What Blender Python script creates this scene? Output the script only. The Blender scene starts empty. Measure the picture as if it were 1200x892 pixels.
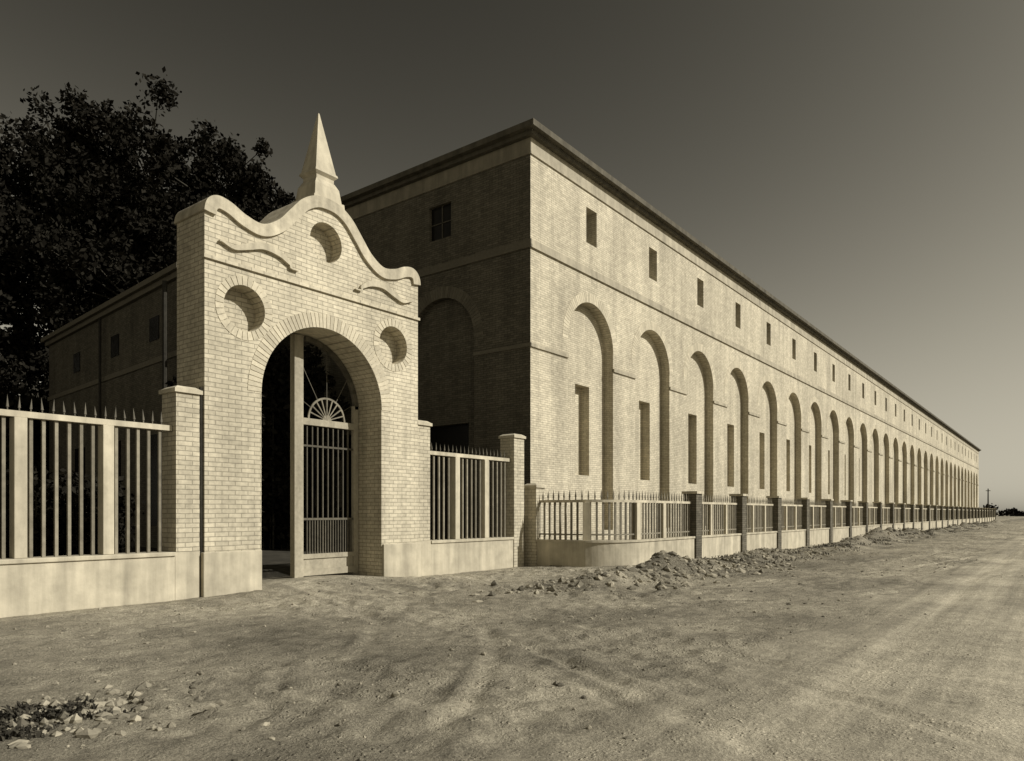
import bpy, math, random
import numpy as np
from mathutils import Vector
random.seed(4); rng=np.random.default_rng(4)
sc=bpy.context.scene
COL=sc.collection
TINT=(1.0,0.905,0.685)
def tc(v): return (v*TINT[0],v*TINT[1],v*TINT[2],1)

# ---------------------------------------------------------------- materials
def newmat(name,rough=0.9):
    m=bpy.data.materials.new(name); m.use_nodes=True
    nt=m.node_tree; b=nt.nodes['Principled BSDF']; b.inputs['Roughness'].default_value=rough
    b.inputs['Specular IOR Level'].default_value=0.12
    return m,nt,b
def N(nt,t,**k):
    n=nt.nodes.new(t)
    for a,v in k.items(): setattr(n,a,v)
    return n
def noise_mix(nt,scale,detail,lo,hi,coord,rough=0.6,p0=0.3,p1=0.7):
    n=N(nt,'ShaderNodeTexNoise'); n.inputs['Scale'].default_value=scale; n.inputs['Detail'].default_value=min(detail,5)
    n.inputs['Roughness'].default_value=rough
    nt.links.new(coord,n.inputs['Vector'])
    r=N(nt,'ShaderNodeMapRange'); r.inputs[1].default_value=p0; r.inputs[2].default_value=p1
    r.inputs[3].default_value=lo; r.inputs[4].default_value=hi
    nt.links.new(n.outputs[0],r.inputs[0]); return r.outputs[0],n.outputs[0]
def mulv(nt,col,val):
    v=N(nt,'ShaderNodeVectorMath',operation='SCALE'); nt.links.new(col,v.inputs[0]); nt.links.new(val,v.inputs['Scale']); return v.outputs[0]
def mth(nt,op,a,b):
    m=N(nt,'ShaderNodeMath',operation=op)
    for i,x in enumerate((a,b)):
        if isinstance(x,(int,float)): m.inputs[i].default_value=x
        else: nt.links.new(x,m.inputs[i])
    return m.outputs[0]
def simple(name,v,rough=0.9,island=True):
    m,nt,b=newmat(name,rough)
    if island:
        g=N(nt,'ShaderNodeNewGeometry')
        r=N(nt,'ShaderNodeMapRange'); r.inputs[3].default_value=0.5; r.inputs[4].default_value=1.5
        nt.links.new(g.outputs['Random Per Island'],r.inputs[0])
        rgb=N(nt,'ShaderNodeRGB'); rgb.outputs[0].default_value=tc(v)
        nt.links.new(mulv(nt,rgb.outputs[0],r.outputs[0]),b.inputs['Base Color'])
    else: b.inputs['Base Color'].default_value=tc(v)
    return m
def plain(name,v,var=0.25,scale=6,bump=0.3,rough=0.9,island=False,streak=False,ivar=(0.72,1.22)):
    m,nt,b=newmat(name,rough)
    tcn=N(nt,'ShaderNodeTexCoord'); o=tcn.outputs['Object']
    f,raw=noise_mix(nt,scale,6,1-var,1+var,o)
    f2,_=noise_mix(nt,scale*0.12,4,1-var*0.6,1+var*0.6,o)
    k=mth(nt,'MULTIPLY',f,f2)
    if streak:
        mp=N(nt,'ShaderNodeMapping'); mp.inputs['Scale'].default_value=(3,3,0.25); nt.links.new(o,mp.inputs[0])
        f3,_=noise_mix(nt,1.3,6,0.68,1.1,mp.outputs[0]); k=mth(nt,'MULTIPLY',k,f3)
    if island:
        g=N(nt,'ShaderNodeNewGeometry')
        r=N(nt,'ShaderNodeMapRange'); r.inputs[3].default_value=ivar[0]; r.inputs[4].default_value=ivar[1]
        nt.links.new(g.outputs['Random Per Island'],r.inputs[0]); k=mth(nt,'MULTIPLY',k,r.outputs[0])
    rgb=N(nt,'ShaderNodeRGB'); rgb.outputs[0].default_value=tc(v)
    nt.links.new(mulv(nt,rgb.outputs[0],k),b.inputs['Base Color'])
    bp=N(nt,'ShaderNodeBump'); bp.inputs['Strength'].default_value=bump; bp.inputs['Distance'].default_value=0.02
    nt.links.new(raw,bp.inputs['Height']); nt.links.new(bp.outputs[0],b.inputs['Normal'])
    return m
def brick(name,c1,c2,cm,bw=0.27,rh=0.085,mort=0.009,stain=True,bump=0.5):
    m,nt,b=newmat(name,0.92)
    tcn=N(nt,'ShaderNodeTexCoord'); o=tcn.outputs['Object']
    s=N(nt,'ShaderNodeSeparateXYZ'); nt.links.new(o,s.inputs[0])
    h=mth(nt,'ADD',s.outputs[0],s.outputs[1])
    c=N(nt,'ShaderNodeCombineXYZ'); nt.links.new(h,c.inputs[0]); nt.links.new(s.outputs[2],c.inputs[1])
    dn=N(nt,'ShaderNodeTexNoise'); dn.inputs['Scale'].default_value=2.3; dn.inputs['Detail'].default_value=3
    nt.links.new(o,dn.inputs['Vector'])
    dv=N(nt,'ShaderNodeVectorMath',operation='SCALE'); dv.inputs['Scale'].default_value=0.02; nt.links.new(dn.outputs['Color'],dv.inputs[0])
    av=N(nt,'ShaderNodeVectorMath',operation='ADD'); nt.links.new(c.outputs[0],av.inputs[0]); nt.links.new(dv.outputs[0],av.inputs[1])
    t=N(nt,'ShaderNodeTexBrick'); t.inputs['Scale'].default_value=1
    t.inputs['Brick Width'].default_value=bw; t.inputs['Row Height'].default_value=rh
    t.inputs['Mortar Size'].default_value=mort; t.inputs['Mortar Smooth'].default_value=0.3; t.inputs['Bias'].default_value=-0.1
    t.inputs['Color1'].default_value=tc(c1); t.inputs['Color2'].default_value=tc(c2); t.inputs['Mortar'].default_value=tc(cm)
    nt.links.new(av.outputs[0],t.inputs['Vector'])
    f,raw=noise_mix(nt,9,5,0.80,1.15,o)
    f2,_=noise_mix(nt,0.35,5,0.78,1.1,o)
    k=mth(nt,'MULTIPLY',f,f2)
    if stain:
        mp=N(nt,'ShaderNodeMapping'); mp.inputs['Scale'].default_value=(1.5,1.5,0.12); nt.links.new(o,mp.inputs[0])
        f4,_=noise_mix(nt,1.1,5,0.80,1.05,mp.outputs[0],p0=0.35,p1=0.6); k=mth(nt,'MULTIPLY',k,f4)
    nt.links.new(mulv(nt,t.outputs[0],k),b.inputs['Base Color'])
    inv=mth(nt,'SUBTRACT',1.0,t.outputs['Fac']); hh=mth(nt,'ADD',inv,mth(nt,'MULTIPLY',raw,0.5))
    bp=N(nt,'ShaderNodeBump'); bp.inputs['Strength'].default_value=bump; bp.inputs['Distance'].default_value=0.007
    nt.links.new(hh,bp.inputs['Height']); nt.links.new(bp.outputs[0],b.inputs['Normal'])
    return m
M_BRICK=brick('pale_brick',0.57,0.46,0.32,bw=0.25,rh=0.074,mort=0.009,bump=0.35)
M_DBRICK=brick('shade_toned_brick',0.16,0.105,0.07,bw=0.25,rh=0.074,mort=0.008)  # darker brick copy: shade of end wall and wing put into the colour
M_GBRICK=brick('gate_brick',0.58,0.48,0.31,bw=0.26,rh=0.083,mort=0.009,bump=0.4)
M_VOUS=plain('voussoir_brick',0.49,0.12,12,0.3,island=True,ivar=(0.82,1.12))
M_DVOUS=plain('shade_toned_voussoir_brick',0.15,0.12,12,0.3,island=True,ivar=(0.82,1.12))  # voussoir copy toned down, shade painted in for end wall and wing
M_CONC=plain('rendered_concrete',0.46,0.16,3,0.5,streak=True)
M_CAP=plain('cast_stone',0.50,0.12,5,0.3,streak=True)
M_COPE=plain('rendered_coping',0.48,0.16,7,0.5,streak=True)
M_CORN=plain('cornice_stone',0.11,0.2,2,0.3,streak=True)  # dark value paints in the shade on the cornice face
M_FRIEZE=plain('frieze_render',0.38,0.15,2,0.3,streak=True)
M_EFRIEZE=plain('shade_toned_frieze_render',0.26,0.15,2,0.3,streak=True)  # frieze render darkened, shade of the end wall is in the colour
M_BAR=plain('weathered_bars',0.20,0.2,9,0.2,island=True)
M_DBAR=plain('painted_iron_bars',0.10,0.2,9,0.2,rough=0.6,island=True)
M_IRON=plain('dark_iron',0.03,0.3,9,0.2,rough=0.6)
M_WOOD=plain('painted_door_frame',0.36,0.14,14,0.2,streak=True)
M_GLASS=plain('dark_window_glass',0.012,0.3,3,0.0,rough=0.25)
M_ROOF=plain('roof_tiles',0.14,0.3,4,0.4)
M_LEAF=simple('foliage_dark',0.014,1.0)
M_LEAF.node_tree.nodes['Principled BSDF'].inputs['Specular IOR Level'].default_value=0.02
M_LEAF2=simple('weed_leaves',0.04)
M_BOUNCE=plain('bounce_cut_dark',0.05,0.4,3,0.8)  # dark tone chosen to cut bounce light from the yard
M_BARK=plain('bark',0.04,0.3,5,0.6)
M_STONE=plain('rubble_stone',0.24,0.25,9,0.5,island=True,ivar=(0.45,1.4))

# ---------------------------------------------------------------- mesh helpers
def empty(name):
    e=bpy.data.objects.new(name,None); e.empty_display_size=0.3; COL.objects.link(e); return e
def mobj(name,v,f,mat,parent=None,smooth=False):
    me=bpy.data.meshes.new(name); me.from_pydata([tuple(p) for p in v],[],[tuple(q) for q in f]); me.update()
    if smooth: me.polygons.foreach_set('use_smooth',[True]*len(me.polygons))
    me.materials.append(mat); o=bpy.data.objects.new(name,me); COL.objects.link(o)
    if parent: o.parent=parent
    return o
class MB:
    def __init__(s): s.v=[]; s.f=[]
    def hexa(s,p):
        n=len(s.v); s.v+=[tuple(q) for q in p]
        s.f+=[(n,n+3,n+2,n+1),(n+4,n+5,n+6,n+7),(n,n+1,n+5,n+4),(n+1,n+2,n+6,n+5),(n+2,n+3,n+7,n+6),(n+3,n,n+4,n+7)]
    def box(s,x0,x1,y0,y1,z0,z1):
        s.hexa([(x0,y0,z0),(x1,y0,z0),(x1,y1,z0),(x0,y1,z0),(x0,y0,z1),(x1,y0,z1),(x1,y1,z1),(x0,y1,z1)])
    def fr(s,cx,cy,a0,b0,z0,a1,b1,z1):
        s.hexa([(cx-a0,cy-b0,z0),(cx+a0,cy-b0,z0),(cx+a0,cy+b0,z0),(cx-a0,cy+b0,z0),
                (cx-a1,cy-b1,z1),(cx+a1,cy-b1,z1),(cx+a1,cy+b1,z1),(cx-a1,cy+b1,z1)])
    def obox(s,cx,cy,dx,dy,hl,hw,z0,z1,top=1.0):
        p=[]
        for z,k in((z0,1.0),(z1,top)):
            for a,b in((-1,-1),(1,-1),(1,1),(-1,1)):
                p.append((cx+dx*hl*a*k-dy*hw*b*k, cy+dy*hl*a*k+dx*hw*b*k, z))
        s.hexa(p)
    def seg(s,p0,p1,r0,r1,n=6):
        p0=Vector(p0);p1=Vector(p1); d=(p1-p0).normalized(); a=d.orthogonal().normalized(); b=d.cross(a); k=len(s.v)
        for P,r in((p0,r0),(p1,r1)):
            for i in range(n):
                t=2*math.pi*i/n; s.v.append(tuple(P+a*math.cos(t)*r+b*math.sin(t)*r))
        for i in range(n):
            j=(i+1)%n; s.f.append((k+i,k+j,k+n+j,k+n+i))
    def make(s,name,mat,parent=None,smooth=False,bevel=0):
        o=mobj(name,s.v,s.f,mat,parent,smooth)
        if bevel:
            m=o.modifiers.new('b','BEVEL'); m.width=bevel; m.segments=2; m.limit_method='ANGLE'
        return o
def plate(name,loops,y0,y1,mat,parent,axis='v',bevel=0):
    cu=bpy.data.curves.new(name,'CURVE'); cu.dimensions='2D'; cu.fill_mode='BOTH'; cu.extrude=(y1-y0)/2
    for lp in loops:
        sp=cu.splines.new('POLY'); sp.points.add(len(lp)-1)
        for i,(a,b) in enumerate(lp): sp.points[i].co=(a,b,0,1)
        sp.use_cyclic_u=True
    ob=bpy.data.objects.new('tmp',cu); COL.objects.link(ob)
    dg=bpy.context.evaluated_depsgraph_get(); dg.update()
    me=bpy.data.meshes.new_from_object(ob.evaluated_get(dg))
    bpy.data.objects.remove(ob); mid=(y0+y1)/2
    for v in me.vertices:
        x,y,z=v.co
        v.co=(x,mid-z,y) if axis=='v' else (mid+z,x,y)
    me.polygons.foreach_set('use_smooth',[False]*len(me.polygons))
    me.materials.clear(); me.materials.append(mat); me.update()
    o=bpy.data.objects.new(name,me); COL.objects.link(o); o.parent=parent
    return o
def rect(a0,a1,b0,b1): return [(a0,b0),(a1,b0),(a1,b1),(a0,b1)]
def archloop(c,r,z0,zs,n=28):
    return [(c-r,z0),(c+r,z0)]+[(c+r*math.cos(t),zs+r*math.sin(t)) for t in np.linspace(0,math.pi,n)]
def circ(c,z,r,n=36): return [(c+r*math.cos(t),z+r*math.sin(t)) for t in np.linspace(0,2*math.pi,n,endpoint=False)]
def voussoirs(mb,c,zc,r0,r1,y0,y1,a0,a1,n,axis='v',gap=0.12):
    for i in range(n):
        ta=a0+(a1-a0)*(i+gap/2)/n; tb=a0+(a1-a0)*(i+1-gap/2)/n
        q=[(r0,ta),(r1,ta),(r1,tb),(r0,tb)]; P=[]
        for y in(y0,y1):
            for r,t in q:
                a=c+r*math.cos(t); z=zc+r*math.sin(t)
                P.append((a,y,z) if axis=='v' else (y,a,z))
        mb.hexa(P)

# ---------------------------------------------------------------- numpy noise / ground
TAB=rng.random((256,256))
def vn(x,y,s,seed=0):
    x=x/s+seed*17.3; y=y/s+seed*31.7
    xi=np.floor(x).astype(int); yi=np.floor(y).astype(int); fx=x-xi; fy=y-yi
    fx=fx*fx*(3-2*fx); fy=fy*fy*(3-2*fy)
    g=lambda a,b:TAB[a%256,b%256]
    return (g(xi,yi)*(1-fx)+g(xi+1,yi)*fx)*(1-fy)+(g(xi,yi+1)*(1-fx)+g(xi+1,yi+1)*fx)*fy-0.5
def bez(p,n=40):
    t=np.linspace(0,1,n)[:,None]; p=[np.array(q,float) for q in p]
    return (1-t)**3*p[0]+3*(1-t)**2*t*p[1]+3*(1-t)*t**2*p[2]+t**3*p[3]
PATHS=[]
for dd in(-0.72,0.72): 
    for pth in([(9.3,12),(8.8,7.5),(5.5,3.5),(-4,1.6)],[(9.5,12),(9.6,6),(14,2.2),(28,1.2)],[(9.5,11.5),(9.9,8.6),(14,4.6),(30,3.0)],
               [(9.7,12),(9.4,7),(11,3.2),(22,1.9)],[(9.4,12),(9.0,8.0),(7.2,3.2),(2,-3)]):
        P=bez(pth); T=np.gradient(P,axis=0); T/=np.linalg.norm(T,axis=1)[:,None]
        PATHS.append(P+np.stack([-T[:,1],T[:,0]],1)*dd)
def track(u,v):
    d=np.full(u.shape,9.0); ju=u+0.06*vn(u,v,0.9,21); jv=v+0.06*vn(u,v,0.9,22)
    for P in PATHS:
        for a,b in zip(P[:-1],P[1:]):
            ab=b-a; t=((ju-a[0])*ab[0]+(jv-a[1])*ab[1])/(ab@ab); t=np.clip(t,0,1)
            d=np.minimum(d,np.hypot(ju-a[0]-ab[0]*t,jv-a[1]-ab[1]*t))
    return d
def sstep(x,a,b):
    t=np.clip((x-a)/(b-a),0,1); return t*t*(3-2*t)
def height(u,v,d=None):
    far=1-sstep(np.hypot(u-12,v-4),110,170)
    off=sstep(v,1.0,4.0)
    z=(0.12*vn(u,v,3.1,1)+0.05*vn(u,v,1.1,2))*(0.2+0.8*off)
    rough=0.5+1.3*sstep(vn(u,v,1.9,30),-0.1,0.3)
    z+=(0.036*vn(u,v,0.41,3)+0.042*vn(u,v,0.19,4)+0.034*vn(u,v,0.11,5))*(0.12+0.88*off)*rough
    z+=(0.10+0.42*(vn(u,v,1.7,8)+0.5)*(0.3+(vn(u,v,0.5,9)+0.5)))*np.exp(-((v-7.5-0.9*vn(u,v,6,7))/0.7)**2)*sstep(u,11.5,15)*(0.45+0.9*sstep(vn(u,v*0,4.5,33),-0.25,0.15))
    z*=far*(1-sstep(v,11.2,12.2)*0.85)
    z+=0.15*np.exp(-((u-9.5)/1.9)**2-((v-12.4)/1.6)**2)
    if d is None: d=track(u,v)
    w=sstep(v,-1.5,1.0)*(0.35+1.0*sstep(vn(u,v,1.6,25),-0.2,0.3))
    z+=-0.019*np.exp(-(d/0.08)**2)*w+0.012*np.exp(-((d-0.16)/0.05)**2)*w
    for vc in(1.55,0.1,-1.5,-3.0):
        z-=0.025*np.exp(-((v-vc-0.25*vn(u,v*0,9,int(vc*3)+9))/0.14)**2)*far
    return z
def axis_pts(a,b,st,lo,hi,mid=()):
    c=list(np.arange(a,b,st)); s=st
    for e,s2 in mid: c+=list(np.arange(c[-1]+s2,e,s2)); s=s2
    x=c[-1]
    while x<hi: s*=1.12; x+=s; c.append(x)
    s=st; x=a; pre=[]
    while x>lo: s*=1.2; x-=s; pre.append(x)
    return np.array(pre[::-1]+c)
us=axis_pts(1.0,30,0.06,-1500,3000,((60,0.2),(130,0.6))); vs=axis_pts(-1.0,12.3,0.06,-1500,3000)
def grid(name,U,V,Z,mat,attr=None):
    nu,nv=U.shape
    co=np.stack([U,V,Z],-1).reshape(-1,3); idx=np.arange(nu*nv).reshape(nu,nv)
    f=np.stack([idx[:-1,:-1],idx[1:,:-1],idx[1:,1:],idx[:-1,1:]],-1).reshape(-1,4)
    me=bpy.data.meshes.new(name); me.vertices.add(len(co)); me.vertices.foreach_set('co',co.ravel())
    me.loops.add(f.size); me.loops.foreach_set('vertex_index',f.ravel().astype(np.int32))
    me.polygons.add(len(f)); me.polygons.foreach_set('loop_start',(np.arange(len(f))*4).astype(np.int32))
    me.update(calc_edges=True); me.validate(); me.polygons.foreach_set('use_smooth',[True]*len(me.polygons))
    if attr is not None:
        at=me.attributes.new('wear','FLOAT','POINT'); at.data.foreach_set('value',attr.ravel().astype(np.float32))
    me.materials.append(mat); o=bpy.data.objects.new(name,me); COL.objects.link(o); return o
def dirt(name,base,road=False):
    m,nt,b=newmat(name,0.97)
    o=N(nt,'ShaderNodeTexCoord').outputs['Object']
    k,_=noise_mix(nt,0.45,5,0.66 if road else 0.55,1.22 if road else 1.32,o)
    f2,r2=noise_mix(nt,4,5,0.72 if road else 0.60,1.22 if road else 1.34,o,rough=0.8); k=mth(nt,'MULTIPLY',k,f2)
    f3,r3=noise_mix(nt,38,5,0.55,1.42,o,rough=0.8); k=mth(nt,'MULTIPLY',k,f3)
    mp=N(nt,'ShaderNodeMapping'); mp.inputs['Scale'].default_value=(0.05,1.6,1); nt.links.new(o,mp.inputs[0])
    f4,r4=noise_mix(nt,1.3,5,0.60 if road else 0.88,1.30 if road else 1.10,mp.outputs[0],rough=0.65); k=mth(nt,'MULTIPLY',k,f4)
    vo=N(nt,'ShaderNodeTexVoronoi'); vo.inputs['Scale'].default_value=19; nt.links.new(o,vo.inputs['Vector'])
    pr=N(nt,'ShaderNodeMapRange'); pr.inputs[1].default_value=0.12; pr.inputs[2].default_value=0.3; pr.inputs[3].default_value=1.0; pr.inputs[4].default_value=0.0
    nt.links.new(vo.outputs['Distance'],pr.inputs[0])
    gate,_=noise_mix(nt,1.2,4,0,1,o,p0=0.46,p1=0.6)
    peb=mth(nt,'MULTIPLY',pr.outputs[0],gate)
    k=mth(nt,'MULTIPLY',k,mth(nt,'ADD',1.0,mth(nt,'MULTIPLY',peb,0.28)))
    at=N(nt,'ShaderNodeAttribute'); at.attribute_name='wear'
    k=mth(nt,'MULTIPLY',k,mth(nt,'ADD',1.0,at.outputs['Fac']))
    rgb=N(nt,'ShaderNodeRGB'); rgb.outputs[0].default_value=tc(base)
    nt.links.new(mulv(nt,rgb.outputs[0],k),b.inputs['Base Color'])
    hh=mth(nt,'ADD',mth(nt,'ADD',mth(nt,'MULTIPLY',r2,0.9),mth(nt,'MULTIPLY',r3,0.5)),mth(nt,'MULTIPLY',peb,0.5))
    hh=mth(nt,'ADD',hh,mth(nt,'MULTIPLY',r4,0.8))
    bp=N(nt,'ShaderNodeBump'); bp.inputs['Strength'].default_value=0.8 if road else 1.0; bp.inputs['Distance'].default_value=0.035 if road else 0.06
    nt.links.new(hh,bp.inputs['Height']); nt.links.new(bp.outputs[0],b.inputs['Normal'])
    return m
U,V=np.meshgrid(us,vs,indexing='ij'); D=track(U,V)
fade=0.5+sstep(vn(U,V,1.6,25),-0.2,0.3)
wear=fade*(0.17*np.exp(-((D)/0.10)**2)*sstep(V,-1,1)-0.14*np.exp(-((D-0.2)/0.06)**2))-0.46*np.exp(-((V-7.6)/1.4)**2)*sstep(U,12,18)*(0.7+0.8*vn(U,V,1.1,40))
wear+=0.16*np.exp(-((V-10.9)/1.3)**2)+0.16*(1-sstep(V,2.6,5.0))
grid('ground',U,V,height(U,V,D),dirt('dirt_soil',0.30),wear)
ur=axis_pts(1.0,32,0.085,-200,600,((60,0.3),)); tt=np.linspace(0,1,90)
Ur,Tr=np.meshgrid(ur,tt,indexing='ij'); edge=2.8+0.9*vn(Ur,Ur*0,3.0,11)+0.4*vn(Ur,Ur*0,0.6,12)
Vr=-6+(edge+6)*Tr; Dr=track(Ur,Vr); Zr=height(Ur,Vr,Dr)
Zr=Zr+0.014*(1-sstep(Tr,0.85,1.0))-0.03*sstep(Tr,0.95,1.0)
wr=sum(0.15*np.exp(-((Vr-vc-0.25*vn(Ur,Ur*0,9,int(vc*3)+9))/0.24)**2) for vc in(1.55,0.1,-1.5,-3.0))+0.10*np.exp(-(Dr/0.1)**2)
wr-=0.30*sstep(Vr-edge+0.5*vn(Ur,Vr,0.8,60)+0.25*vn(Ur,Vr,0.3,61),-2.0,-0.1)
grid('dirt_road',Ur,Vr,Zr+0.004,dirt('road_dust',0.43,True),wr)
yu,yv=np.meshgrid(np.linspace(-40,18.4,90),np.linspace(13.8,75,90),indexing='ij')
yz=height(yu,yv,np.full(yu.shape,9.))+0.16+0.05*vn(yu,yv,1.3,50)-0.25*(yv<14.2)
grid('yard_bounce_sheet',yu,yv,yz,M_BOUNCE)  # added dark ground sheet, put in to cut bounce onto the shaded walls

# ---------------------------------------------------------------- entrance gate
GC=9.4; GV0=12.0; GV1=12.95
gate=empty('entrance_gate')
half=[(0,7.87),(0.3,7.83),(0.6,7.66),(0.88,7.36),(1.15,7.07),(1.5,6.88),(1.85,6.93),(2.15,7.06),(2.4,7.10),(2.57,7.0),(2.63,6.8)]
def catmull(P,n=8):
    P=[(-P[1][0],P[1][1])]+list(P)+[(P[-1][0],P[-1][1]-0.3)]; out=[]
    for i in range(1,len(P)-2):
        p0,p1,p2,p3=[np.array(q) for q in P[i-1:i+3]]
        for t in np.linspace(0,1,n,endpoint=False):
            out.append(tuple(0.5*((2*p1)+(-p0+p2)*t+(2*p0-5*p1+4*p2-p3)*t*t+(-p0+3*p1-3*p2+p3)*t**3)))
    out.append(tuple(P[-2])); return out
hp=catmull(half)
prof=[(GC-a,b) for a,b in hp[::-1]]+[(GC+a,b) for a,b in hp[1:]]
arch=[(GC+1.5*math.cos(t),3.76+1.5*math.sin(t)) for t in np.linspace(0,math.pi,40)]
body=[(GC-2.63,-0.2)]+prof+[(GC+2.63,-0.2),(GC+1.5,-0.2)]+arch+[(GC-1.5,-0.2)]
plate('gate_front_wythe',[body,circ(GC-1.85,5.26,0.42),circ(GC+1.85,5.26,0.42),circ(GC,7.02,0.40)],12.0,12.32,M_GBRICK,gate)
plate('gate_wall',[body],12.322,GV1,M_GBRICK,gate)
P=np.array(prof); T=np.gradient(P,axis=0); T/=np.linalg.norm(T,axis=1)[:,None]; Nn=np.stack([-T[:,1],T[:,0]],1)
top=P+Nn*0.035; bot=P-Nn*0.19
bot[:,0]=np.clip(bot[:,0],GC-2.66,GC+2.66)
keep=[i for i in range(len(bot)) if abs(bot[i,0]-GC)<2.45]
loop=[tuple(q) for q in top]+[tuple(bot[i]) for i in keep[::-1]]
plate('scrolled_coping',[loop],11.94,GV1+0.04,M_COPE,gate)
def ribbon(pts,w,name,y0=11.93,y1=12.03):
    P=np.array(pts); T=np.gradient(P,axis=0); T/=np.linalg.norm(T,axis=1)[:,None]; Nn=np.stack([-T[:,1],T[:,0]],1)
    n=len(P); W=w*np.sin(np.linspace(0.15,math.pi-0.15,n))[:,None]
    lp=[tuple(q) for q in P+Nn*W]+[tuple(q) for q in (P-Nn*W)[::-1]]
    plate(name,[lp],y0,y1,M_COPE,gate)
for s,nm in((-1,'a'),(1,'b')):
    c=catmull([(0.72,6.24),(0.9,6.33),(1.15,6.46),(1.5,6.50),(1.8,6.40),(2.1,6.30),(2.38,6.34)],5)
    c=[q for q in c if q[0]>=0.70]
    ribbon([(GC+s*a,b) for a,b in c],0.065,'scroll_relief_'+nm)
mb=MB(); mb.box(GC-2.66,GC+2.66,11.955,12.04,5.98,6.04); mb.make('gate_string_course',M_GBRICK,gate)
mb=MB()
voussoirs(mb,GC,3.76,1.502,1.79,11.990,12.05,0,math.pi,56,gap=0.16)
for c in(GC-1.85,GC+1.85): voussoirs(mb,c,5.26,0.422,0.585,11.990,12.05,0,2*math.pi,30,gap=0.16)
mb.make('arch_voussoirs',M_VOUS,gate)
mb=MB()
mb.box(GC-2.68,GC-1.52,11.94,13.0,-0.2,0.80); mb.box(GC+1.52,GC+2.68,11.94,13.0,-0.2,0.80)
mb.make('gate_plinth',M_CONC,gate,bevel=0.015)
mb=MB(); oc=(GC+0.1,12.38)
mb.fr(*oc,0.40,0.38,7.70,0.38,0.36,7.95); mb.fr(*oc,0.34,0.33,7.95,0.30,0.29,8.24); mb.fr(*oc,0.30,0.29,8.24,0.23,0.23,8.36); mb.fr(*oc,0.22,0.22,8.36,0.22,0.22,8.44)
mb.fr(*oc,0.22,0.22,8.44,0.285,0.28,8.50); mb.fr(*oc,0.285,0.28,8.50,0.27,0.265,8.55); mb.fr(*oc,0.255,0.25,8.55,0.012,0.012,9.83)
mb.make('obelisk_finial',M_CAP,gate)
mb=MB(); v0,v1=12.74,12.82
def archz(u,r=1.46): return 3.76+math.sqrt(max(r*r-(u-GC)**2,0))
mb.box(9.14,9.36,v0-0.04,v1+0.03,0.14,archz(9.25))
mb.box(10.74,10.88,v0,v1,0.14,3.9)
mb.box(9.36,10.74,v0,v1,0.16,0.30); mb.box(9.36,10.74,v0,v1,0.52,0.62); mb.box(9.36,10.74,v0+0.03,v1-0.02,0.30,0.52)
mb.box(9.36,10.74,v0-0.02,v1,3.36,3.50)
mb.make('door_leaf_frame',M_WOOD,gate)
mb=MB()
voussoirs(mb,GC,3.76,1.38,1.48,v0,v1,0.05,math.pi*0.5-0.04,24,gap=0.0)
for i in range(9):
    u=9.50+i*0.137; mb.box(u-0.012,u+0.012,v0+0.02,v0+0.05,0.62,3.36)
    u2=u+0.068; mb.box(u2-0.01,u2+0.01,v0+0.02,v0+0.05,0.62,1.35)
mb.box(9.36,10.74,v0+0.01,v0+0.06,1.34,1.385); mb.box(9.36,10.74,v0+0.01,v0+0.06,2.9,2.94)
fc=(10.02,3.50)
for i in range(1,6):
    t=math.pi*i/6.0; r=0.50
    while True:
        uu=fc[0]+r*math.cos(t); zz=fc[1]+r*math.sin(t)
        if uu<9.38 or math.hypot(uu-GC,zz-3.76)>1.38 or r>2: break
        r+=0.02
    mb.seg((fc[0]+0.50*math.cos(t),v0+0.035,fc[1]+0.50*math.sin(t)),(fc[0]+r*math.cos(t),v0+0.035,fc[1]+r*math.sin(t)),0.008,0.008,4)
mb.make('door_leaf_bars',M_DBAR,gate)
mb=MB()
voussoirs(mb,fc[0],fc[1],0.46,0.50,v0+0.02,v0+0.05,0,math.pi,20,gap=0)
voussoirs(mb,fc[0],fc[1],0.02,0.12,v0+0.02,v0+0.05,0,math.pi,8,gap=0)
for i in range(1,10):
    t=math.pi*i/10
    a=(fc[0]+0.12*math.cos(t),v0+0.035,fc[1]+0.12*math.sin(t)); b=(fc[0]+0.47*math.cos(t),v0+0.035,fc[1]+0.47*math.sin(t)); mb.seg(a,b,0.014,0.02,4)
mb.make('door_fanlight_tracery',M_BAR,gate)
mb=MB()
for y in(12.98,14.35): mb.box(7.96,8.04,y,y+0.16,0.14,4.6 if y<13 else 5.1)
for z in(0.16,0.52,3.36,4.4): mb.box(7.97,8.03,13.14,14.35,z,z+0.13)
for i in range(8): mb.box(7.985,8.015,13.24+i*0.14,13.27+i*0.14,0.6,3.36)
mb.make('open_door_leaf',M_WOOD,gate)

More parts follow.
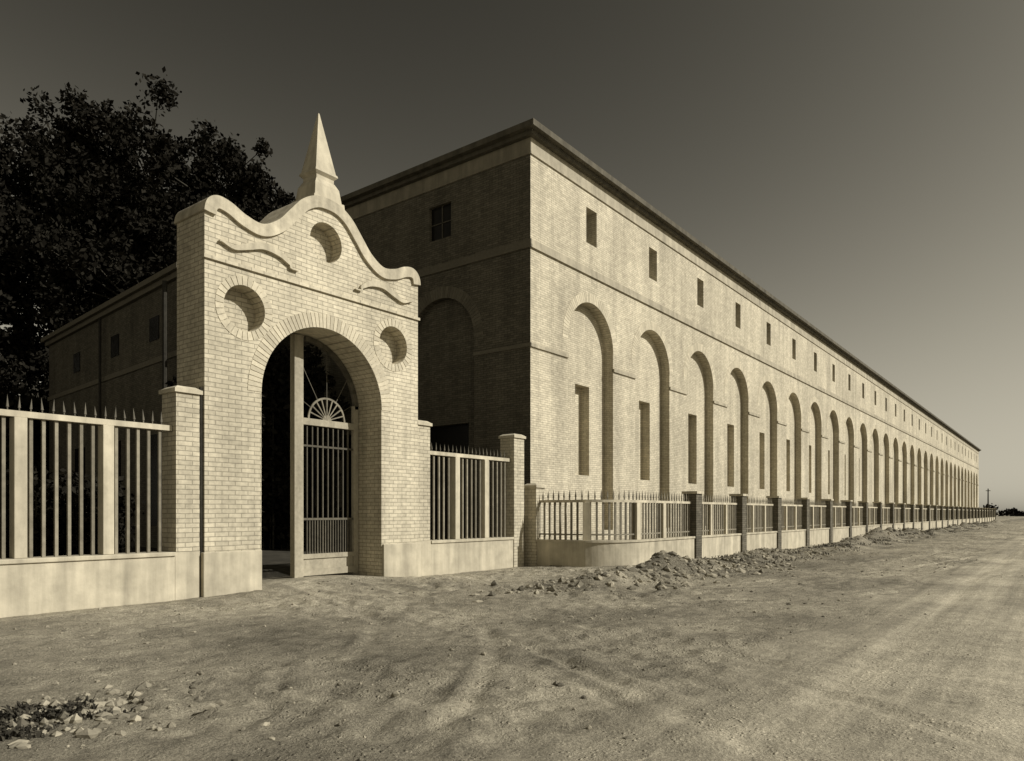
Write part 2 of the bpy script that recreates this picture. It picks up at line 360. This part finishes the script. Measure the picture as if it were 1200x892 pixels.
# ---------------------------------------------------------------- tall fence beside gate
def tall_fence(name,u0,u1,posts,wname):
    wal=MB(); wal.box(u0,u1,12.03,12.42,-0.3,0.76); wal.box(u0,u1,12.0,12.45,0.76,0.83)
    wal.make(wname,M_CONC,None,bevel=0.012)
    e=empty(name); r=MB(); r.box(u0,u1,12.14,12.28,2.90,2.99)
    r.make('rails',M_CAP,e)
    b=MB(); s=MB(); u=u0+0.1
    while u<u1-0.04:
        if all(abs(u-p)>0.12 for p in posts):
            j=random.uniform(-0.01,0.01); b.box(u-0.023+j,u+0.023+j,12.185,12.23,0.83,2.90)
        u+=0.175
    b.make('bars',M_BAR,e)
    u=u0+0.06
    while u<u1-0.03:
        h=0.17+random.uniform(-0.025,0.025); lean=random.uniform(-0.014,0.014)
        s.box(u-0.008,u+0.008,12.2,12.216,2.99,3.04)
        k=len(s.v); s.v+=[(u-0.016,12.193,3.04),(u+0.016,12.193,3.04),(u+0.016,12.225,3.04),(u-0.016,12.225,3.04),(u+lean,12.21,3.04+h)]
        s.f+=[(k,k+1,k+4),(k+1,k+2,k+4),(k+2,k+3,k+4),(k+3,k,k+4)]; u+=0.15
    s.make('spikes',M_DBAR,e)
    p=MB()
    for q in posts: p.box(q-0.085,q+0.085,12.11,12.31,0.83,2.895)
    p.make('posts',M_CAP,e,bevel=0.01)
tall_fence('spiked_fence',-4.0,6.26,[5.22,4.0,2.78,1.5,0.3,-1,-2.3],'concrete_base_wall')
tall_fence('spiked_fence',12.50,15.74,[13.55,14.70],'concrete_base_wall')
def pier(u0,u1,v0,v1,z0,z1,cap=0.07,name='brick_pier'):
    e=empty(name); m=MB(); m.box(u0,u1,v0,v1,z0,z1); m.make('shaft',M_GBRICK,e)
    m=MB(); m.box(u0-0.04,u1+0.04,v0-0.04,v1+0.04,z1,z1+cap); m.fr((u0+u1)/2,(v0+v1)/2,(u1-u0)/2+0.03,(v1-v0)/2+0.03,z1+cap,(u1-u0)/2-0.05,(v1-v0)/2-0.05,z1+cap+0.05)
    m.make('cap',M_CAP,e)
pier(6.27,6.69,12.02,12.5,0.835,3.56); pier(12.06,12.48,12.04,12.5,0.835,3.56)
m=MB(); m.box(12.04,12.50,12.03,12.42,-0.3,0.83); m.box(6.261,6.70,12.03,12.42,-0.3,0.83); m.make('concrete_base_wall',M_CONC)
pier(15.76,16.22,12.02,12.5,-0.2,3.56)
m=MB(); m.seg((6.735,12.06,-0.1),(6.735,12.06,3.7),0.03,0.03,8); m.make('gap_dark_line',M_IRON)  # added dark rod, stands in for the dark gap between pier and gate

# ---------------------------------------------------------------- low boundary fence with rounded corner
path=[(16.62,12.3),(16.62,11.6),(16.62,11.05)]
path+=[(18.12-1.5*math.cos(t),11.0-1.5*math.sin(t)) for t in np.linspace(0.05,math.pi/2,16)]
path+=[(21.7+0*0,9.5)]; END=146.0
path+=[(u,9.5) for u in np.arange(25.0,END,4.1)]
def offset_path(P,d):
    P=np.array(P); T=np.gradient(P,axis=0); T/=np.linalg.norm(T,axis=1)[:,None]; return P+np.stack([-T[:,1],T[:,0]],1)*d
def sweep(name,P,hw,z0,z1,mat,parent):
    A=offset_path(P,-hw); B=offset_path(P,hw); v=[];f=[]
    for a,b in zip(A,B): v+=[(a[0],a[1],z0),(b[0],b[1],z0),(b[0],b[1],z1),(a[0],a[1],z1)]
    for i in range(len(P)-1):
        k=4*i
        for j in range(4): f.append((k+j,k+(j+1)%4,k+4+(j+1)%4,k+4+j))
    f+=[(0,1,2,3),(4*len(P)-1,4*len(P)-2,4*len(P)-3,4*len(P)-4)]
    return mobj(name,v,f,mat,parent)
lw=empty('low_concrete_wall'); sweep('wall',path,0.16,-0.3,0.69,M_CONC,lw); sweep('wall_capping',path,0.19,0.69,0.75,M_CONC,lw)
lf=empty('low_spiked_fence')
sweep('top_rail',path,0.045,1.78,1.85,M_CAP,lf); sweep('bottom_rail',path,0.025,0.88,0.92,M_BAR,lf)
P=np.array(path); seg=np.linalg.norm(np.diff(P,axis=0),axis=1); S=np.concatenate([[0],np.cumsum(seg)])
def at(s):
    x=np.interp(s,S,P[:,0]); y=np.interp(s,S,P[:,1]); x2=np.interp(s+0.02,S,P[:,0]); y2=np.interp(s+0.02,S,P[:,1])
    d=math.hypot(x2-x,y2-y) or 1; return x,y,(x2-x)/d,(y2-y)/d
b=MB(); s=MB(); q=0.35
while q<S[-1]-0.2:
    x,y,dx,dy=at(q); b.obox(x,y,dx,dy,0.028,0.018,0.75,1.78); q+=0.175
q=0.3
while q<S[-1]-0.2:
    x,y,dx,dy=at(q); k=len(s.v); hh=0.2+random.uniform(-0.02,0.02)
    s.obox(x,y,dx,dy,0.016,0.012,1.85,1.92); s.obox(x,y,dx,dy,0.026,0.016,1.92,1.92+hh,0.06); q+=0.175 if q<30 else 0.35
b.make('bars',M_BAR,lf); s.make('spikes',M_BAR,lf)
pp=MB()
for q in(2.0,3.6):
    x,y,dx,dy=at(q); pp.obox(x,y,dx,dy,0.10,0.09,0.75,1.775)
u=21.9
while u<END-3:
    for k in(1.37,2.73): pp.box(u+k-0.07,u+k+0.07,9.42,9.58,0.75,1.775)
    u+=4.1
pp.box(19.6,19.78,9.41,9.59,0.75,1.775)
pp.make('posts',M_CAP,lf)
pier(16.42,16.84,11.75,12.15,-0.2,2.2)
cp=MB(); cc=MB(); u=21.9
while u<END:
    cp.box(u-0.22,u+0.22,9.28,9.72,-0.2,2.1); cc.box(u-0.26,u+0.26,9.24,9.76,2.1,2.18); u+=4.1
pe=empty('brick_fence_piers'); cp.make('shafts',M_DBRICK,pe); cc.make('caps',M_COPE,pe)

# ---------------------------------------------------------------- long brick warehouse
W=empty('brick_warehouse'); U0=18.56; NB=30; BW=4.86; C0=22.28; U1=C0+BW*(NB-1)+3.72; FV=13.5; DEP=28.0
cs=[C0+BW*i for i in range(NB)]
out=rect(U0,U1,-0.2,13.4)
R=1.55; ZS=7.45; D1=0.38
win=[rect(c-0.36,c+0.36,11.1,12.36) for c in cs]
plate('facade_front_layer',[out]+[archloop(c,R,0.85,ZS) for c in cs]+win,FV,FV+D1,M_BRICK,W)
plate('facade_panel_layer',[out]+[rect(c-0.5,c+0.46,2.85,6.1) for c in cs]+win,FV+D1+0.002,FV+0.74,M_BRICK,W)
mb=MB(); mb.box(U0+0.3,U1,FV+0.742,FV+0.95,-0.2,10.5); mb.make('facade_inner_wall',M_BRICK,W)
mb=MB(); fr=MB()
for c in cs:
    mb.box(c-0.6,c+0.6,FV+0.745,FV+0.79,10.9,12.5)
    fr.box(c-0.36,c+0.36,FV+0.64,FV+0.68,11.72,11.76); fr.box(c-0.02,c+0.02,FV+0.64,FV+0.68,11.1,12.36)
mb.make('upper_window_glass',M_GLASS,W); fr.make('upper_window_bars',M_IRON,W)
mb=MB()
for i,c in enumerate(cs): voussoirs(mb,c,ZS,R+0.003,R+0.34,FV-0.008,FV+0.05,0,math.pi,46 if i<10 else 20,gap=0.12)
mb.make('blind_arch_voussoirs',M_VOUS,W)
mb=MB()
mb.box(U0-0.0,U1,FV-0.07,FV+0.05,9.93,10.03); mb.box(U0-0.0,U1,FV-0.045,FV+0.05,10.03,10.20)
ed=[U0-0.0]+sum([[c-R,c+R] for c in cs],[])+[U1]
for a,b_ in zip(ed[::2],ed[1::2]): mb.box(a+0.0,b_,FV-0.055,FV+0.03,6.78,6.90)
mb.make('string_courses',M_FRIEZE,W)
mb=MB()
mb.box(U0-0.07,U0-0.001,FV-0.07,DEP,9.93,10.03); mb.box(U0-0.045,U0-0.001,FV-0.045,DEP,10.03,10.20)
ecs=[17.4,22.26]
eed=[FV-0.055]+sum([[c-R,c+R] for c in ecs],[])+[DEP]
for a,b_ in zip(eed[::2],eed[1::2]): mb.box(U0-0.055,U0-0.001,a,b_,6.78,6.90)
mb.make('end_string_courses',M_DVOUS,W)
eout=rect(FV+0.006,DEP,-0.2,13.4)
ewin=[rect(c-0.5,c+0.55,11.1,12.3) for c in ecs]
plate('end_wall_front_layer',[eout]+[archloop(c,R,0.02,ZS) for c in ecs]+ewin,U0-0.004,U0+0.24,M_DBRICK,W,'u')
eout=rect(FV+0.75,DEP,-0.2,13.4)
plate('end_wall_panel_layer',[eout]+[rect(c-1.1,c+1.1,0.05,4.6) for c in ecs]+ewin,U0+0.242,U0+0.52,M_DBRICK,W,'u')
mb=MB()
for c in ecs:
    mb.box(U0+0.525,U0+0.6,c-1.2,c+1.2,-0.1,12.5); mb.box(U0+0.13,U0+0.16,c-0.498,c+0.548,11.102,12.298)
mb.make('end_doors_and_windows',M_GLASS,W)
mb=MB()
for c in ecs:
    mb.box(U0+0.10,U0+0.129,c+0.0,c+0.03,11.1,12.3); mb.box(U0+0.10,U0+0.129,c-0.5,c+0.55,11.68,11.71)
mb.make('end_window_bars',M_DBAR,W)
mb=MB()
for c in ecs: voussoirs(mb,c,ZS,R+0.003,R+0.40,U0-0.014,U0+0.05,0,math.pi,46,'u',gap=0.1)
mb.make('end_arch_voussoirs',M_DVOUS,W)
mb=MB(); mb.box(U0,U1+0.05,FV-0.05,DEP,12.90,12.98); mb.make('frieze_fillet',M_FRIEZE,W)
mb=MB(); mb.box(U0,U1+0.03,FV-0.03,DEP,12.98,13.42); mb.make('frieze',M_FRIEZE,W)
mb=MB(); mb.box(U0-0.05,U0-0.005,FV-0.05,DEP,12.90,12.98); mb.box(U0-0.03,U0-0.005,FV-0.03,DEP,12.98,13.42); mb.make('end_frieze',M_EFRIEZE,W)
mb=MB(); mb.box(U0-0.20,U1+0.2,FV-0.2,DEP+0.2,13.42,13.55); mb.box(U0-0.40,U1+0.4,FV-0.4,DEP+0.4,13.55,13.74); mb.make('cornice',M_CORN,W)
mb=MB(); a,b_,c_,d_=U0-0.3,U1+0.3,FV-0.3,DEP+0.3; mid=(c_+d_)/2
mb.v=[(a,c_,13.741),(b_,c_,13.741),(b_,d_,13.741),(a,d_,13.741),(a+8,mid,14.6),(b_-8,mid,14.6)]
mb.f=[(0,1,5,4),(1,2,5),(2,3,4,5),(3,0,4)]; mb.make('hipped_roof',M_ROOF,W)
mb=MB(); mb.box(U1-0.3,U1-0.004,FV+0.96,DEP,-0.2,13.4); mb.box(U0+0.3,U1-0.3,DEP-0.4,DEP-0.01,-0.2,13.4); mb.make('rear_walls',M_BRICK,W)

# ---------------------------------------------------------------- side wing in the yard
E=empty('brick_wing_building')
A=Vector((13.4,25.3)); B=Vector((14.9,41.3)); dr=(B-A).normalized(); nr=Vector((dr.y,-dr.x))
def wp(a,n,z): p=A+dr*a+nr*n; return (p.x,p.y,z)
L=(B-A).length
def wbox(mb,a0,a1,n0,n1,z0,z1): mb.hexa([wp(a0,n0,z0),wp(a1,n0,z0),wp(a1,n1,z0),wp(a0,n1,z0),wp(a0,n0,z1),wp(a1,n0,z1),wp(a1,n1,z1),wp(a0,n1,z1)])
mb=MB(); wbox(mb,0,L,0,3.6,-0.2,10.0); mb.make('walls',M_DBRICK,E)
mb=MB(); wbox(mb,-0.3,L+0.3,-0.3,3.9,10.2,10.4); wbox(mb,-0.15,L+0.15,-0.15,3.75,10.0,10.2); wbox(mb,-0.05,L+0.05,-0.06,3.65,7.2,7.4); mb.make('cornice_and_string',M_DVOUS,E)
mb=MB()
for a in(2.0,6.2,11.2): wbox(mb,a,a+0.9,-0.03,0.1,8.1,9.0)
for a in(1.6,6.0,10.5): wbox(mb,a,a+1.4,-0.03,0.1,1.0,4.5)
mb.make('windows',M_GLASS,E)
mb=MB(); mb.seg(wp(0.6,-0.35,0),wp(0.6,-0.35,9.9),0.09,0.09,8); mb.seg(wp(7.9,-0.2,0),wp(7.9,-0.2,9.9),0.06,0.06,8); mb.make('downpipes',M_IRON,E)

# ---------------------------------------------------------------- vegetation
def leafmesh(name,centres,radii,nper,size,mat,parent,flat=1.0):
    C=np.repeat(np.array(centres),nper,axis=0); Rr=np.repeat(np.array(radii),nper)
    n=len(C); d=rng.normal(size=(n,3)); d/=np.linalg.norm(d,axis=1)[:,None]
    rr=Rr*rng.random(n)**0.5*(0.8+0.5*rng.random(n)); P=C+d*rr[:,None]*np.array([1,1,flat])
    a=rng.normal(size=(n,3)); a/=np.linalg.norm(a,axis=1)[:,None]; b=np.cross(a,rng.normal(size=(n,3))); b/=np.linalg.norm(b,axis=1)[:,None]
    s=size*(0.5+rng.random(n))[:,None]
    V=np.stack([P-a*s,P+b*s*0.6,P+a*s,P-b*s*0.6],1).reshape(-1,3)
    f=np.arange(4*n).reshape(n,4)
    me=bpy.data.meshes.new(name); me.vertices.add(len(V)); me.vertices.foreach_set('co',V.ravel())
    me.loops.add(4*n); me.loops.foreach_set('vertex_index',f.ravel().astype(np.int32))
    me.polygons.add(n); me.polygons.foreach_set('loop_start',(np.arange(n)*4).astype(np.int32)); me.update(calc_edges=True)
    me.materials.append(mat); o=bpy.data.objects.new(name,me); COL.objects.link(o); o.parent=parent; return o
def tree(u,v,h,lobes,ncl=150,nper=170,leaf=0.15,name='broadleaf_tree'):
    e=empty(name); t=MB(); base=Vector((u,v,-0.2)); fork=Vector((u,v,h*0.4))
    t.seg(base,fork,0.5*h/20,0.32*h/20,10)
    cen=[];rad=[]
    tot=sum(l[3]**2 for l in lobes)
    for(lx,ly,lz,lr) in lobes:
        c=Vector((u+lx,v+ly,lz)); mid=(fork+c)/2+Vector((0,0,-0.6)); t.seg(fork,mid,0.22*h/20,0.14*h/20,7); t.seg(mid,c,0.14*h/20,0.05*h/20,6)
        k=int(ncl*lr*lr/tot)
        for i in range(k):
            d=Vector(rng.normal(size=3)).normalized(); r=lr*(0.3+0.85*random.random()**0.6)
            q=c+Vector((d.x*r,d.y*r,d.z*r*0.95)); cen.append(tuple(q)); rad.append(random.uniform(0.45,1.25))
            if i%5==0: t.seg(c,q,0.05*h/20,0.02,4)
    t.make('trunk_and_limbs',M_BARK,e,True); leafmesh('crown',cen,rad,nper,leaf,M_LEAF,e)
tree(22.5,46.5,28,[(0,0,22.6,4.8),(-3.5,1,18.5,4.8),(2.5,-2.5,21.7,4.4),(1,2,16,5.5),(-2,-2,14,5)],330)
tree(26.5,43.5,26,[(0,0,21.6,3.4),(2.0,-2.0,18.2,3.4),(-2,1,18,3.8),(0,0,12.5,4.5)],240)
tree(29.0,40.5,20,[(0.8,-0.6,17.6,2.6),(1.6,-1.4,15.2,3.0),(2.6,-2.4,13.8,2.9)],200)
tree(16.5,48.5,24,[(0,0,18.8,4.6),(-2.5,0,14,5),(2.0,2,12,5),(0,-2,7,4.5)],280)
tree(9.5,50,24,[(0,0,19,5),(-2.5,0,12,5),(2.5,2,10,5),(0,-2,6,4.5)],240)
tree(19.5,49.5,27,[(0,0,22.6,4),(0,0,18,5.5)],180)
def shrub(u0,u1,v0,v1,h,n,name,nper=70,leaf=0.08,r=0.42):
    e=empty(name); cen=[];rad=[]; t=MB()
    for i in range(n):
        u=random.uniform(u0,u1); v=random.uniform(v0,v1); hh=h*random.uniform(0.55,1.1)
        t.seg((u,v,-0.1),(u,v,hh*0.8),0.03,0.015,5)
        for k in range(5): cen.append((u+random.uniform(-.4,.4),v+random.uniform(-.4,.4),hh*random.uniform(0.1,1))); rad.append(r)
    t.make('stems',M_BARK,e); leafmesh('leaves',cen,rad,nper,leaf,M_LEAF,e)
shrub(-3,9,20,23,2.3,90,'garden_shrubbery')
shrub(12.4,18,22.3,24.8,7.2,150,'garden_shrubbery',60,0.12)
shrub(9,19,43.5,46,8,110,'garden_shrubbery',90,0.2,1.1)
e=empty('distant_tree_line'); cen=[];rad=[]
for i in range(260):
    v=random.uniform(-30,70); cen.append((360+random.uniform(-10,10),v,random.uniform(0.3,2.6+1.2*math.sin(v*0.3)+0.8*math.sin(v*0.83)))); rad.append(random.uniform(0.8,1.8))
leafmesh('crowns',cen,rad,40,0.5,M_LEAF,e)
up=empty('utility_pole'); m=MB(); m.seg((176,12.6,-0.2),(176,12.6,6.4),0.16,0.1,8); m.box(175.9,176.1,12.2,13.0,5.9,6.02); m.make('pole',M_BARK,up)

def weeds(name,spots,nb,hmax):
    v=[];f=[]
    for(u,w,r) in spots:
        z0=float(height(np.array([u]),np.array([w]))[0])-0.015
        for i in range(nb):
            a=random.uniform(0,6.28); rr=r*math.sqrt(random.random()); x=u+rr*math.cos(a); y=w+rr*math.sin(a); z=z0
            b=random.uniform(0,6.28); h=hmax*random.uniform(0.35,1); l=h*random.uniform(0.2,1.0); wd=0.005+0.005*random.random()
            cx,sx=math.cos(b),math.sin(b); k=len(v)
            v+=[(x-sx*wd,y+cx*wd,z),(x+sx*wd,y-cx*wd,z),(x+cx*l*0.45+sx*wd*1.4,y+sx*l*0.45-cx*wd*1.4,z+h*0.65),(x+cx*l*0.45-sx*wd*1.4,y+sx*l*0.45+cx*wd*1.4,z+h*0.65),(x+cx*l,y+sx*l,z+h*0.8)]
            f+=[(k,k+1,k+2,k+3),(k+3,k+2,k+4)]
    mobj(name,v,f,M_LEAF2)
weeds('weed_patch',[(2.1+random.uniform(-.5,.45),6.05+random.uniform(-.45,.5),0.10) for i in range(40)],30,0.08)
weeds('verge_weeds',[(random.uniform(18,100),random.gauss(7.7,0.6),0.4) for i in range(260)]+[(random.uniform(17,120),9.5-0.35-random.random()*0.4,0.2) for i in range(60)],36,0.12)
def rocks(name,gen,n,sink=0.25):
    base_v=[(0,0,1),(0.9,0,0.3),(0.28,0.85,0.35),(-0.72,0.53,0.3),(-0.72,-0.53,0.3),(0.28,-0.85,0.35),(0.7,0.5,-0.5),(-0.3,0.85,-0.5),(-0.9,0,-0.5),(-0.3,-0.85,-0.5),(0.7,-0.5,-0.5)]
    base_f=[(0,1,2),(0,2,3),(0,3,4),(0,4,5),(0,5,1),(1,6,2),(2,6,7),(2,7,3),(3,7,8),(3,8,4),(4,8,9),(4,9,5),(5,9,10),(5,10,1),(1,10,6)]
    pts=[gen() for _ in range(n)]
    X=np.array([p[0] for p in pts]);Y=np.array([p[1] for p in pts]); Z=height(X,Y,track(X,Y))
    v=[];f=[]
    for(x,y,s),z in zip(pts,Z):
        a=random.uniform(0,6.28); k=len(v); sx,sy,sz=s*random.uniform(.7,1.5),s*random.uniform(.6,1.1),s*random.uniform(.4,.9)
        for p in base_v:
            px,py,pz=[c*random.uniform(0.7,1.25) for c in p]; px*=sx;py*=sy
            v.append((x+px*math.cos(a)-py*math.sin(a),y+px*math.sin(a)+py*math.cos(a),z+pz*sz+sz*sink))
        f+=[tuple(i+k for i in q) for q in base_f]
    mobj(name,v,f,M_STONE)
def g1():
    c=random.choice([(12.6,8.2),(14.2,7.6),(15.5,7.1),(17.2,7.4),(18.8,6.9),(20.5,7.5),(23,7.4),(26,7.6)]); return(random.gauss(c[0],1.2),min(random.gauss(c[1],0.6),9.2),0.010+0.11*random.random()**6)
rocks('rubble',g1,4000,0.0)
rocks('loose_stones',lambda:(random.uniform(1.5,30),random.uniform(0,11.8),0.006+0.035*random.random()**6),5200,0.1)
rocks('rock_pile',lambda:(random.gauss(2.4,0.42),random.gauss(5.95,0.38),0.010+0.06*random.random()**3),300,0.1)
rocks('verge_stones',lambda:(random.uniform(24,110),random.gauss(7.5,0.6),0.02+0.13*random.random()**6),1800,0.0)

# ---------------------------------------------------------------- light, sky, camera
AZ=math.radians(24); EL=math.radians(34)
S_=Vector((math.sin(AZ)*math.cos(EL),-math.cos(AZ)*math.cos(EL),math.sin(EL)))
l=bpy.data.lights.new('sun','SUN'); l.energy=5.0; l.angle=math.radians(0.5); l.color=(1,0.965,0.895)
lo=bpy.data.objects.new('sun',l); lo.rotation_euler=(-S_).to_track_quat('-Z','Y').to_euler(); COL.objects.link(lo)
w=bpy.data.worlds.new('World'); sc.world=w; w.use_nodes=True; nt=w.node_tree
bg=nt.nodes['Background']; sky=nt.nodes.new('ShaderNodeTexSky'); sky.sky_type='NISHITA'; sky.sun_disc=False
sky.sun_elevation=EL; sky.sun_rotation=math.atan2(S_.x,S_.y); sky.air_density=1.0; sky.dust_density=1.5; sky.ozone_density=1.0
sp=nt.nodes.new('ShaderNodeSeparateColor'); nt.links.new(sky.outputs[0],sp.inputs[0])
# monochrome emulsion behind an orange filter: red channel of the sky, with film contrast and shoulder, sepia toned
pw=mth(nt,'POWER',sp.outputs[0],2.8); den=mth(nt,'ADD',1.0,mth(nt,'DIVIDE',pw,12.0)); pw=mth(nt,'DIVIDE',pw,den)
cb=nt.nodes.new('ShaderNodeVectorMath'); cb.operation='SCALE'; cb.inputs[0].default_value=(1.0,0.93,0.74); nt.links.new(pw,cb.inputs['Scale'])
nt.links.new(cb.outputs[0],bg.inputs[0]); bg.inputs[1].default_value=0.05
cam=bpy.data.cameras.new('camera'); co=bpy.data.objects.new('camera',cam); COL.objects.link(co); sc.camera=co
co.location=(0,0,1.5); co.rotation_euler=(math.radians(90),0,math.radians(-52.5))
cam.sensor_width=36; cam.lens=25.38; cam.shift_y=0.129; cam.clip_end=5000; cam.clip_start=0.05
sc.view_settings.view_transform='Standard'; sc.view_settings.look='None'; sc.view_settings.exposure=0
